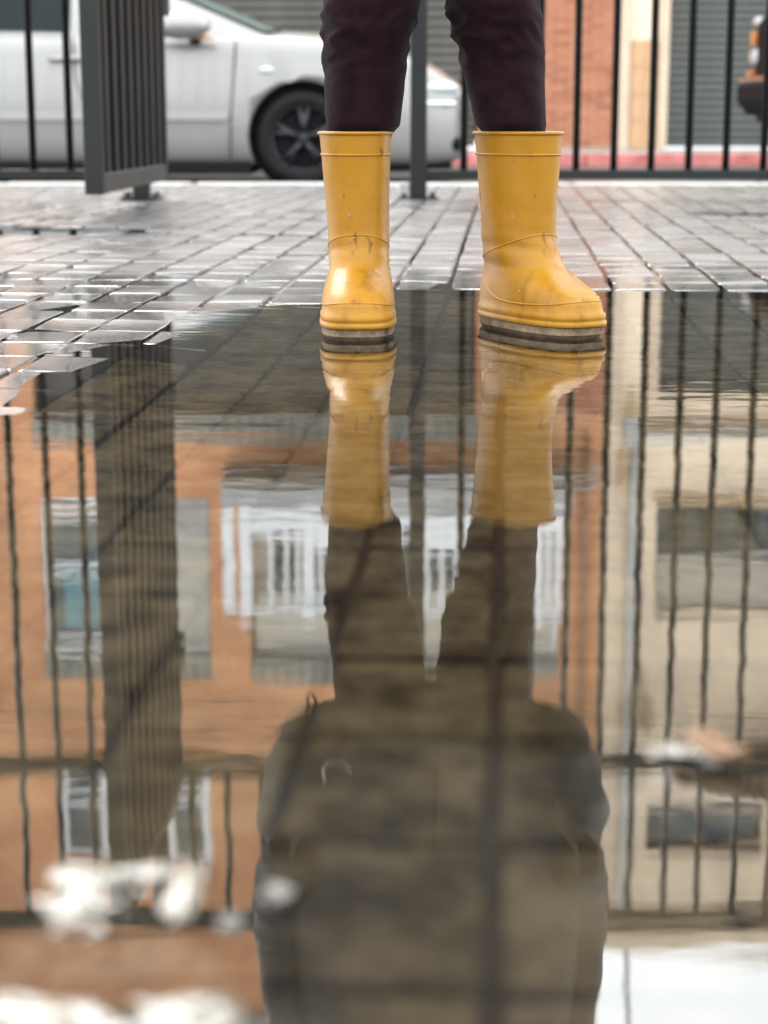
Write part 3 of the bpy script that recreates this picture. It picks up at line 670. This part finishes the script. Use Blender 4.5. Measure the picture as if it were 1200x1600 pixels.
for s in (-1, 1):
    def P(x, z_): return (x, CY + s*(skin(z_)[1]*1.012 + .006), z_)
    for nm, pts in (('side_window', [P(-1.32,.925), P(-1.62,1.10), P(-1.95,1.235), P(-2.10,1.26), P(-2.10,.925)]), ('side_window', [P(-2.17,.925), P(-2.17,1.26), P(-2.62,1.22), P(-2.95,.945)])):
        parts.append(MB().prism(pts, (0, s*.008, 0)).build(nm, M['carglass'], car))
    def side(x, z_):    # rough body side position
        return CY + s*(np.interp(x, [-3.9,-3.6,-3.2,-.3,.12,.34,.5,.58], [.6,.84,.885,.892,.885,.86,.79,.66]) + .004)
    # door and wing shut lines, trim strip, handle, mirror, repeater
    for xs_ in ([(-1.02,.86),(-1.03,.70),(-1.06,.35),(-1.07,.06)], [(-2.14,.88),(-2.13,.6),(-2.05,.35),(-2.0,.08)]):
        parts.append(MB().tube([(x, side(x,z_) - s*.008, z_) for x, z_ in xs_], .006, 6).build('shut_line', M['plastic'], car))
    parts.append(MB().prism([(-3.0,side(-2,.3),.325),(-1.09,side(-1,.3),.325),(-1.07,side(-1,.3),.345),(-1.09,side(-1,.3),.375),(-3.0,side(-2,.3),.375)], (0,s*.028,0)).build('side_trim', M['silver'], car, bevel=.004))
    hd = MB().tube([(-2.30,side(-2,.7)+s*.012,.735),(-2.22,side(-2,.7)+s*.035,.74),(-2.10,side(-2,.7)+s*.035,.742),(-2.03,side(-2,.7)+s*.012,.74)], .02, 8).build('door_handle', M['silver'], car, smooth=True); parts.append(hd)
    mi = MB().sphere((-1.37, side(-1,.9)+s*.12, .955), (.20,.10,.095), 20, 12).build('wing_mirror', M['silver'], car, smooth=True); parts.append(mi)
    MB().tube([(-1.30, side(-1,.9)-s*.10, .87), (-1.30, side(-1,.9)+s*.07, .88)], [.05,.035], 8).build('mirror_arm', M['plastic'], mi)
    MB().sphere((-1.22, side(-1,.9)+s*.10, .875), (.07,.05,.014), 12, 6).build('indicator', M['amber'], mi)
    parts.append(MB().sphere((-.81, side(-.8,.6)-s*.004, .665), (.055,.014,.022), 16, 8).build('side_repeater', M['lampglass'], car, smooth=True))
    # headlight and fog lamp
    hl = MB().sphere((.36, CY+s*.70, .545), (.17,.155,.062), 22, 12).build('headlight', M['lampglass'], car, smooth=True); hl.rotation_euler = (0,0,0); parts.append(hl)
    parts.append(B('bumper_strip', M['chrome'], car, (.20, .50, CY+s*.80-.06, CY+s*.80+.06, .425, .455), bevel=.012))
    parts.append(MB().sphere((.50, CY+s*.70, .165), (.05,.085,.06), 18, 10).build('fog_lamp', M['plastic'], car, smooth=True))
    parts.append(MB().sphere((-3.80, CY+s*.62, .72), (.10,.17,.10), 18, 10).build('tail_light', mat('red_lens', (.4,.02,.02), .15, coat=1), car, smooth=True))
parts.append(B('grille', M['plastic'], car, (.50, .575, CY-.42, CY+.42, .42, .52), bevel=.02))
for o in parts: o.location -= Vector((-1.6, CY, RZ))

# dark van nosing in from the right
van = tag(empty('parked_van', (4.90, 13.6, RZ)), 'dark van with amber indicator at the right edge of the photo', 'van')
VY = 13.7
stv = [(2.56,.60,.34,.60,1.00,1.06),(2.58,.76,.32,.62,1.06,1.12),(2.66,.84,.26,.62,1.10,1.17),(2.9,.87,.12,.62,1.14,1.22),(3.4,.88,.04,.62,1.20,1.30),(3.8,.88,.04,.62,1.45,1.62),(4.3,.88,.04,.62,1.62,1.75),(5.6,.88,.04,.62,1.64,1.77),(6.6,.87,.06,.62,1.62,1.75),(6.85,.82,.2,.62,1.5,1.6),(6.9,.7,.3,.62,1.3,1.4)]
vb = car_body(stv, VY, 'body', M['darkpaint'], van)
for wx in (3.45, 6.1):
    c_ = MB().tube([(wx, VY-1.1, .21), (wx, VY+1.1, .21)], .385, 40).build('cutter', M['plastic']); boolean_cut(vb, c_)
vb.data.materials.clear(); vb.data.materials.append(M['darkpaint'])
parts = [vb]
for wx in (3.45, 6.1):
    parts.append(MB().tube([(wx, VY-.70, .21), (wx, VY+.70, .21)], .384, 32).build('wheel_arch', M['plastic'], van))
    parts += [wheel(van, wx, VY-.76, .205, WR, 1), wheel(van, wx, VY+.76, .205, WR, -1)]
bp_ = MB().loft([[(2.47+dx, VY-.80*k, .42), (2.52+dx, VY-.86*k, .36), (2.90, VY-.87, .32), (2.9, VY+.87, .32), (2.52+dx, VY+.86*k, .36), (2.47+dx, VY+.80*k, .42)] if q == 0 else
                 [(2.46+dx, VY-.80*k, z_), (2.50+dx, VY-.87*k, z_), (2.90, VY-.89, z_), (2.9, VY+.89, z_), (2.50+dx, VY+.87*k, z_), (2.46+dx, VY+.80*k, z_)] for q, dx, k, z_ in ((0,.03,.96,.3),(1,0,1,.46),(1,0,1,.58),(1,.03,1,.615))]).build('bumper', M['plastic'], van, bevel=.015); parts.append(bp_)
B('chrome_strip', M['chrome'], bp_, (2.48, 2.52, VY-.84, VY+.84, .612, .645), bevel=.006)
for s in (-1, 1):
    parts.append(B('indicator', M['amber'], van, (2.545, 2.60, VY+s*.76-.05, VY+s*.76+.05, .89, 1.00), bevel=.015))
    parts.append(B('headlight', M['lampglass'], van, (2.54, 2.66, VY+s*.70-.10, VY+s*.70+.10, .755, .86), bevel=.03))
    parts.append(B('marker_lamp', M['amber'], van, (2.53, 2.58, VY+s*.76-.08, VY+s*.76+.08, .66, .705), bevel=.01))
    parts.append(B('daylight_lamp', M['lampglass'], van, (2.555, 2.62, VY+s*.72-.06, VY+s*.72+.06, 1.035, 1.10), bevel=.02))
    parts.append(MB().prism([(3.55,VY+s*.878,1.2),(3.85,VY+s*.872,1.52),(4.6,VY+s*.868,1.58),(4.6,VY+s*.884,1.2)], (0,s*.012,0)).build('side_window', M['carglass'], van))
    mi = MB().sphere((3.75, VY+s*1.02, 1.25), (.08,.10,.13), 16, 10).build('wing_mirror', M['plastic'], van, smooth=True); parts.append(mi)
for o in parts: o.location -= Vector((4.6, 13.6, RZ))

# ------------------------------------------------------------------ person in yellow boots
person = tag(empty('person', (.085, 3.0, 0)), 'person in yellow rubber boots, dark maroon trousers and black jacket standing in the puddle', 'person')
PO = Vector((.085, 3.0, 0))
# boot surface: rows (z, front, back, half width, exponent)
BR = [(-.0125,.172,-.068,.0470,3.0),(-.002,.179,-.072,.0515,3.1),(.0025,.184,-.076,.0550,3.2),(.0065,.189,-.080,.0588,3.2),(.0175,.189,-.080,.0590,3.2),(.019,.193,-.083,.0620,3.2),(.0255,.193,-.083,.0620,3.2),(.0275,.189,-.080,.0590,3.2),(.0295,.191,-.082,.0610,3.2),(.037,.191,-.082,.0610,3.2),(.0405,.187,-.080,.0586,3.1),
      (.055,.183,-.081,.0585,3.0),(.063,.175,-.081,.0578,2.9),(.072,.162,-.080,.0565,2.8),(.082,.143,-.079,.0543,2.6),(.093,.121,-.077,.0518,2.4),(.105,.099,-.074,.0490,2.3),(.118,.086,-.074,.0505,2.2),(.135,.077,-.072,.0500,2.2),(.155,.073,-.071,.0502,2.2),
      (.19,.074,-.073,.0512,2.2),(.23,.077,-.077,.0530,2.2),(.27,.081,-.081,.0552,2.2),(.283,.082,-.082,.0560,2.2),(.3185,.085,-.086,.0590,2.2)]
_bz = [r[0] for r in BR]
def boot_pt(z, th, grow=0.0, dz=0):
    xf, xb, w, n = [float(np.interp(z, _bz, [r[k] for r in BR])) for k in (1,2,3,4)]
    c_, s_ = math.cos(th), math.sin(th); e = 2/n
    a = (xf - xb)/2; cx = (xf + xb)/2
    x = cx + (a + grow)*math.copysign(abs(c_)**e, c_)
    t = (x - xb)/(xf - xb); foot = 1 - float(np.interp(z, [.09,.15], [0,1]))
    tap = 1 - foot*(.28*max(0, 1 - t/.6)**1.2)
    y = (w*tap + grow)*math.copysign(abs(s_)**e, s_)
    return Vector((x, y, z + dz))
def boot(loc, phi, lean, label, seed):
    rnd = random.Random(seed)
    # local +x (toe) -> world (sin phi, -cos phi)
    rz = phi - math.pi/2
    e = empty('boot', Vector(loc) - PO, rz); e.parent = person; e['label'] = label
    NT = 72; TH = [2*math.pi*k/NT for k in range(NT)]
    sway = lambda z: Vector((lean[0]*max(0, z-.1), lean[1]*max(0, z-.1), 0))
    wr = lambda z, th: .0011*math.sin(z*190 + 3*math.cos(th+seed))*math.exp(-((z-.135)/.022)**2) + .0013*noise.noise((math.cos(th)*2+seed, math.sin(th)*2, z*14))
    def S(z, th, g=0): return boot_pt(z, th, g + (wr(z, th) if z > .05 else 0)) + sway(z)
    zs_ = [z for z in _bz if z <= .018]
    MB().loft([[boot_pt(z, t) for t in TH] for z in zs_]).build('sole', M['sole'], e, smooth=False, bevel=0)
    zu = [.018+.0003] + [z for z in _bz if z > .018 and z < .05] + list(np.linspace(.05, .135, 26)) + list(np.linspace(.14, .3185, 34))
    rings = [[S(z, t) for t in TH] for z in zu]
    inner = [[S(z, t, -.0035) for t in TH] for z in np.linspace(.3185, .22, 6)]
    MB().loft(rings + inner, cap=False).build('shaft', M['boot'], e, smooth=True, fix=True)
    MB().tube([S(.3165, t, .0004) for t in TH], .0030, 8, closed=True).build('rim', M['boot'], e, smooth=True)
    MB().tube([S(.283, t, .0002) for t in TH], .0019, 8, closed=True).build('band', M['boot'], e, smooth=True)
    MB().tube([S(.133 + .024*math.cos(t), t, -.0006) for t in TH], .0017, 8, closed=True).build('seam', M['boot'], e, smooth=True)
    MB().tube([S(.050 + .058*max(0, -math.cos(t))**1.6 + .004*(1+math.cos(t*2)), t, -.0008) for t in TH], .0018, 8, closed=True).build('seam', M['boot'], e, smooth=True)
    dr = MB()
    for _ in range(34):
        z = rnd.choice((rnd.uniform(.06,.12), rnd.uniform(.06,.12), rnd.uniform(.1,.24))); t = rnd.uniform(-1.5, 1.5)
        p = S(z, t, .0003); r = rnd.uniform(.0006, .0017)
        dr.sphere(p, (r, r, r*rnd.uniform(1, 2.0)), 8, 5)
    o = dr.build('water_drops', M['drop'], e, smooth=True); o['kind'] = 'stuff'
    return e
boot((-.040, 2.995, 0), R(-1), (.00, -.03), 'yellow rubber boot pointing straight at the camera', 3)
boot((.221, 2.995, 0), R(33), (-.0, -.02), 'yellow rubber boot turned out to the right', 11)

# trousers
def leg_rings(path, seed):
    rings = []
    zs_ = np.linspace(path[0][2], path[-1][2], 150); X = [p[2] for p in path]
    for z in zs_:
        cx, cy, rx, ry = [float(np.interp(z, X, [p[k] for p in path])) for k in (0,1,3,4)]
        ring = []
        for k in range(80):
            t = 2*math.pi*k/80
            kn = math.exp(-((z-.48)/.055)**2)
            sk = .35*math.sin(t + seed)
            f1 = noise.noise((math.cos(t)*.9 + seed*3, math.sin(t)*.9, (z + .03*sk)*26))
            f2 = noise.noise((math.cos(t)*1.6 + 9, math.sin(t)*1.6 + seed, (z - .04*sk)*44))
            w = (.0012 + .0075*kn)*(1 - 2.6*abs(f1)) * (.6 + .4*math.cos(t - 2.6)) + (.0008 + .0032*kn)*(1 - 2.4*abs(f2)) + .004*noise.noise((math.cos(t)*1.3+seed, math.sin(t)*1.3, z*7))
            ring.append((cx + (rx + w)*math.cos(t), cy + (ry + w)*math.sin(t), z))
        rings.append(ring)
    return rings
tr_ = MB()
# path: x, y, z, rx, ry
tr_.loft([[Vector(p) - PO for p in r] for r in leg_rings([(-.040,3.0,.24,.040,.05),(-.040,3.0,.300,.047,.062),(-.038,3.0,.316,.052,.064),(-.034,3.0,.328,.0585,.074),(-.030,3.0,.43,.066,.08),(-.018,2.99,.515,.0745,.085),(-.004,3.0,.63,.080,.09),(.005,3.01,.80,.086,.1),(.01,3.02,.86,.07,.09)], 1.0)])
tr_.loft([[Vector(p) - PO for p in r] for r in leg_rings([(.216,2.998,.24,.042,.046),(.214,2.998,.300,.047,.05),(.212,2.998,.316,.050,.057),(.207,2.998,.330,.058,.068),(.193,3.02,.43,.066,.078),(.176,3.0,.515,.073,.085),(.170,3.0,.63,.080,.09),(.165,3.01,.80,.086,.1),(.16,3.02,.86,.07,.09)], 2.6)])
tr_.loft([[((.085 + rx*math.cos(t)) - PO.x, (3.01 + ry*math.sin(t)) - PO.y, z) for t in np.linspace(0, 2*math.pi, 41)[:-1]] for z, rx, ry in ((.74,.10,.07),(.78,.155,.105),(.86,.165,.115),(.95,.15,.105),(1.02,.14,.1))])
tr_.build('trousers', M['trousers'], person, smooth=True)

# body: one continuous skinned figure under the clothes, hands in the jacket pockets
def skin_mesh(name, joints, edges, m, par):
    me = bpy.data.meshes.new(name); me.from_pydata([j[:3] for j in joints], edges, []); o = bpy.data.objects.new(name, me); col.objects.link(o); o.parent = par
    md = o.modifiers.new('skin', 'SKIN'); md.use_smooth_shade = True
    for i, j in enumerate(joints): me.skin_vertices[0].data[i].radius = (j[3], j[4] if len(j) > 4 else j[3])
    me.skin_vertices[0].data[0].use_root = True
    sb_ = o.modifiers.new('sub', 'SUBSURF'); sb_.levels = 2; sb_.render_levels = 2
    dg = bpy.context.evaluated_depsgraph_get(); dg.update(); em = bpy.data.meshes.new_from_object(o.evaluated_get(dg)); o.modifiers.clear(); o.data = em; em.materials.append(m); em.shade_smooth()
    return o
J = [(0,.02,.88,.13,.10),(0,.02,1.08,.115,.09),(0,.02,1.28,.13,.10),(0,.02,1.39,.07,.06),(0,.0,1.46,.05,.05),(0,-.01,1.53,.062,.075),(0,-.01,1.60,.070,.09),(0,0,1.66,.05,.06),
     (-.17,.02,1.36,.055),(-.235,.03,1.10,.043),(-.215,-.06,.90,.033),(.17,.02,1.36,.055),(.235,.03,1.10,.043),(.215,-.06,.90,.033),
     (-.085,.01,.80,.075),(-.108,-.005,.48,.045),(-.125,.0,.14,.022),(-.125,-.07,.05,.018),(.085,.01,.80,.075),(.105,.005,.48,.045),(.137,.0,.14,.022),(.165,-.05,.05,.018)]
Ed = [(0,1),(1,2),(2,3),(3,4),(4,5),(5,6),(6,7),(2,8),(8,9),(9,10),(2,11),(11,12),(12,13),(0,14),(14,15),(15,16),(16,17),(0,18),(18,19),(19,20),(20,21)]
for s, w0 in ((-1, 10), (1, 13)):     # palm and five fingers inside each pocket
    i0 = len(J); J.append((s*.205,-.085,.86,.030,.016)); Ed.append((w0, i0)); 
    for k, (dx, L_) in enumerate(((-.027,.058),(-.009,.07),(.009,.066),(.026,.05))):
        a = len(J); J.append((s*.198+dx,-.088,.845-.02,.009)); J.append((s*.188+dx,-.090,.825-L_*.5,.0085)); J.append((s*.178+dx,-.084,.81-L_,.007)); Ed += [(i0,a),(a,a+1),(a+1,a+2)]
    a = len(J); J.append((s*.17,-.09,.85,.010)); J.append((s*.155,-.094,.825,.009)); Ed += [(i0,a),(a,a+1)]
bodyo = skin_mesh('body', J, Ed, M['skin'], person)
# face and hair
fc = MB(); fc.loft([[(rx*math.cos(t), -.012 + ry*math.sin(t) - .012*max(0,-math.sin(t))*f_, z) for t in np.linspace(0, 2*math.pi, 33)[:-1]] for z, rx, ry, f_ in ((1.475,.035,.05,.6),(1.49,.048,.075,1),(1.52,.062,.09,.8),(1.56,.070,.096,.4),(1.60,.074,.098,.2),(1.64,.071,.095,0),(1.675,.055,.075,0),(1.69,.03,.04,0))])
fc.loft([[(dx*w, y, z) for dx, y in ((-1,-.098),(0,-.098-d),(1,-.098))] + [(0,-.09,z)] for z, w, d in ((1.545,.014,.018),(1.555,.016,.024),(1.575,.011,.016),(1.598,.008,.006))])
head = fc.build('head', M['skin'], person, smooth=True)
for s in (-1, 1):
    ey = MB().sphere((s*.031, -.097, 1.588), (.014,.010,.009), 12, 8).build('eye', M['eye'], head, smooth=True)
    MB().sphere((s*.031, -.1055, 1.588), (.006,.003,.006), 10, 6).build('iris', M['iris'], head, smooth=True)
    MB().sphere((s*.075, .0, 1.575), (.010,.022,.032), 10, 8).build('ear', M['skin'], head, smooth=True)
MB().sphere((0, -.102, 1.522), (.024,.008,.008), 12, 6).build('mouth', M['lips'], head, smooth=True)
MB().loft([[(rx*math.cos(t), .005 + ry*math.sin(t), z - .05*max(0, -math.sin(t))*(z < 1.6)*0) for t in np.linspace(.0, math.pi, 30)] for z, rx, ry in ((1.40,.06,.09),(1.46,.082,.105),(1.55,.086,.108),(1.62,.084,.106),(1.67,.07,.09),(1.70,.03,.04))], cap=True).build('hair', M['hair'], person, smooth=True)
MB().sphere((0, .0, 1.655), (.082,.108,.055), 24, 12).build('hair', M['hair'], person, smooth=True)
# jacket
jk = MB(); rings = []
prof = [(.640,.195,.125),(.648,.230,.150),(.67,.258,.165),(.70,.277,.172),(.75,.292,.175),(.80,.302,.172),(.86,.306,.168),(.92,.300,.162),(1.0,.283,.155),(1.1,.265,.148),(1.2,.25,.145),(1.3,.235,.14),(1.37,.20,.125),(1.42,.13,.10),(1.45,.085,.085),(1.50,.080,.085)]
for z, rx, ry in prof:
    ring = []
    for k in range(96):
        t = 2*math.pi*k/96; c_ = math.cos(t)
        hem = max(0, 1 - (z-.64)/.2)
        zz = z + hem*(.036*sstep(.50, .66, abs(c_)) + .012*math.exp(-((abs(c_)-.60)/.05)**2) + .006*noise.noise((c_*6, math.sin(t)*6, 2)))
        w = .010*noise.noise((c_*3, math.sin(t)*3, z*7)) + .006*math.sin(z*60 + 2*math.sin(t*2))
        ring.append((c_*(rx+w) + .003, math.sin(t)*(ry+w) + .01, zz))
    rings.append(ring)
jk.loft(rings, cap=False)
jacket = jk.build('jacket', M['jacket'], person, smooth=True)
for s in (-1, 1):
    P_ = [Vector((s*.17,.02,1.38)), Vector((s*.235,.03,1.27)), Vector((s*.262,.04,1.12)), Vector((s*.262,.01,1.02)), Vector((s*.255,-.06,.94)), Vector((s*.235,-.11,.875))]
    pts = []; rr_ = []
    for i in range(len(P_)-1):
        for t in np.linspace(0, 1, 6)[:-1]: pts.append(P_[i].lerp(P_[i+1], t)); rr_.append(np.interp(i+t, range(6), [.065,.062,.058,.057,.05,.042]) + .003*math.sin((i+t)*9))
    MB().tube(pts, rr_, 18).build('sleeve', M['jacket'], jacket, smooth=True)
    MB().tube([(s*.20,-.150,.80),(s*.235,-.135,.86),(s*.25,-.115,.92)], .006, 6).build('pocket_welt', M['jacket'], jacket)
MB().tube([(.0,-.170,z_) for z_ in np.linspace(.70,.85,5)], .0035, 6).build('zip', M['plastic'], jacket)
MB().tube([(-.205,-.09,.680),(-.208,-.10,.645),(-.216,-.105,.618),(-.208,-.106,.604),(-.200,-.105,.618),(-.204,-.10,.645),(-.208,-.09,.680)], .0028, 6).build('drawcord', M['plastic'], jacket, smooth=True)
MB().tube([(-.185,-.150,.745),(-.188,-.160,.715),(-.178,-.166,.700),(-.150,-.172,.698),(-.140,-.172,.708)], .003, 6).build('drawcord', M['cord'], jacket, smooth=True)

# ------------------------------------------------------------------ small things in the foreground water
def lump(name, x, y, rx, ry, h, m, seed, label, cat, group=None, sink=.006):
    mb = MB(); rnd = random.Random(seed); n = 28; rings = []
    for i in range(9):
        a = math.pi/2*i/8
        rings.append([(rx*math.cos(a)*math.cos(t)*(1 + .35*noise.noise((math.cos(t)*1.5+seed, math.sin(t)*1.5, 0))) + .15*rx*noise.noise((math.cos(t)*3, a*3, seed)),
                       ry*math.cos(a)*math.sin(t)*(1 + .35*noise.noise((math.cos(t)*1.5, math.sin(t)*1.5+seed, 5))),
                       -sink + (h+sink)*math.sin(a)**1.2 + .3*h*noise.noise((math.cos(t)*2*math.cos(a)+seed, math.sin(t)*2*math.cos(a), a*2))) for t in np.linspace(0, 2*math.pi, n+1)[:-1]])
    o = mb.loft(rings).build(name, m, None, smooth=True); o.location = (x, y, 0); return tag(o, label, cat, group)
G = 'wet stones in the near water'
def silt(x0, x1, y0, y1, seed, lev, amp, label):
    nx, ny = 90, 90; mb = MB()
    for i in range(ny+1):
        for j in range(nx+1):
            x = x0 + (x1-x0)*j/nx; y = y0 + (y1-y0)*i/ny
            e = min(j/nx, 1-j/nx, i/ny, 1-i/ny)
            f = noise.fractal((x*34+seed, y*38, seed), .85, 2.1, 5) 
            mb.v.append((x, y, max(-.0115, lev - .012*(1-sstep(0, .28, e)) + amp*f)))
    for i in range(ny):
        for j in range(nx): a_ = i*(nx+1)+j; mb.f.append((a_, a_+1, a_+nx+2, a_+nx+1))
    return tag(mb.build('silt', M['stone'], None, smooth=True), label, 'silt', None, 'stuff')
silt(-.185, -.055, .685, .815, 2.3, -.0002, .0050, 'patch of wet gritty silt breaking the water at lower left')
silt(-.20, -.02, .575, .685, 9.1, .0006, .0045, 'patch of wet gritty silt at the bottom left edge')
silt(.095, .205, .86, .99, 5.7, -.0010, .0045, 'patch of wet gritty silt among the railing reflections at right')
lump('stone', -.048, .757, .009, .006, .004, M['stone'], 4, 'single round wet pebble left of the jacket reflection', 'stone', G)
lump('stone', -.066, .725, .007, .005, .004, M['stone'], 5, 'tiny wet pebble between the silt patch and the jacket reflection', 'stone', G)
lf = MB(); n = 14
for i in range(n+1):
    t = i/n; w = .011*math.sin(math.pi*min(1, t**.8))*(1 + .2*math.sin(t*40))
    for s in (-1, 0, 1): lf.v.append(((t-.5)*.045, s*w, .004 + .005*abs(s) + .003*math.sin(t*7)))
for i in range(n):
    for j in range(2): a = i*3+j; lf.f.append((a, a+3, a+4, a+1))
lo = lf.build('fallen_leaf', M['leafdry'], None, smooth=True); lo.location = (.178, .925, .002); lo.rotation_euler = (.1, -.05, -.7)
sm = lo.modifiers.new('s', 'SOLIDIFY'); sm.thickness = .0008
tag(lo, 'curled orange leaf lying on the wet silt at right', 'leaf')
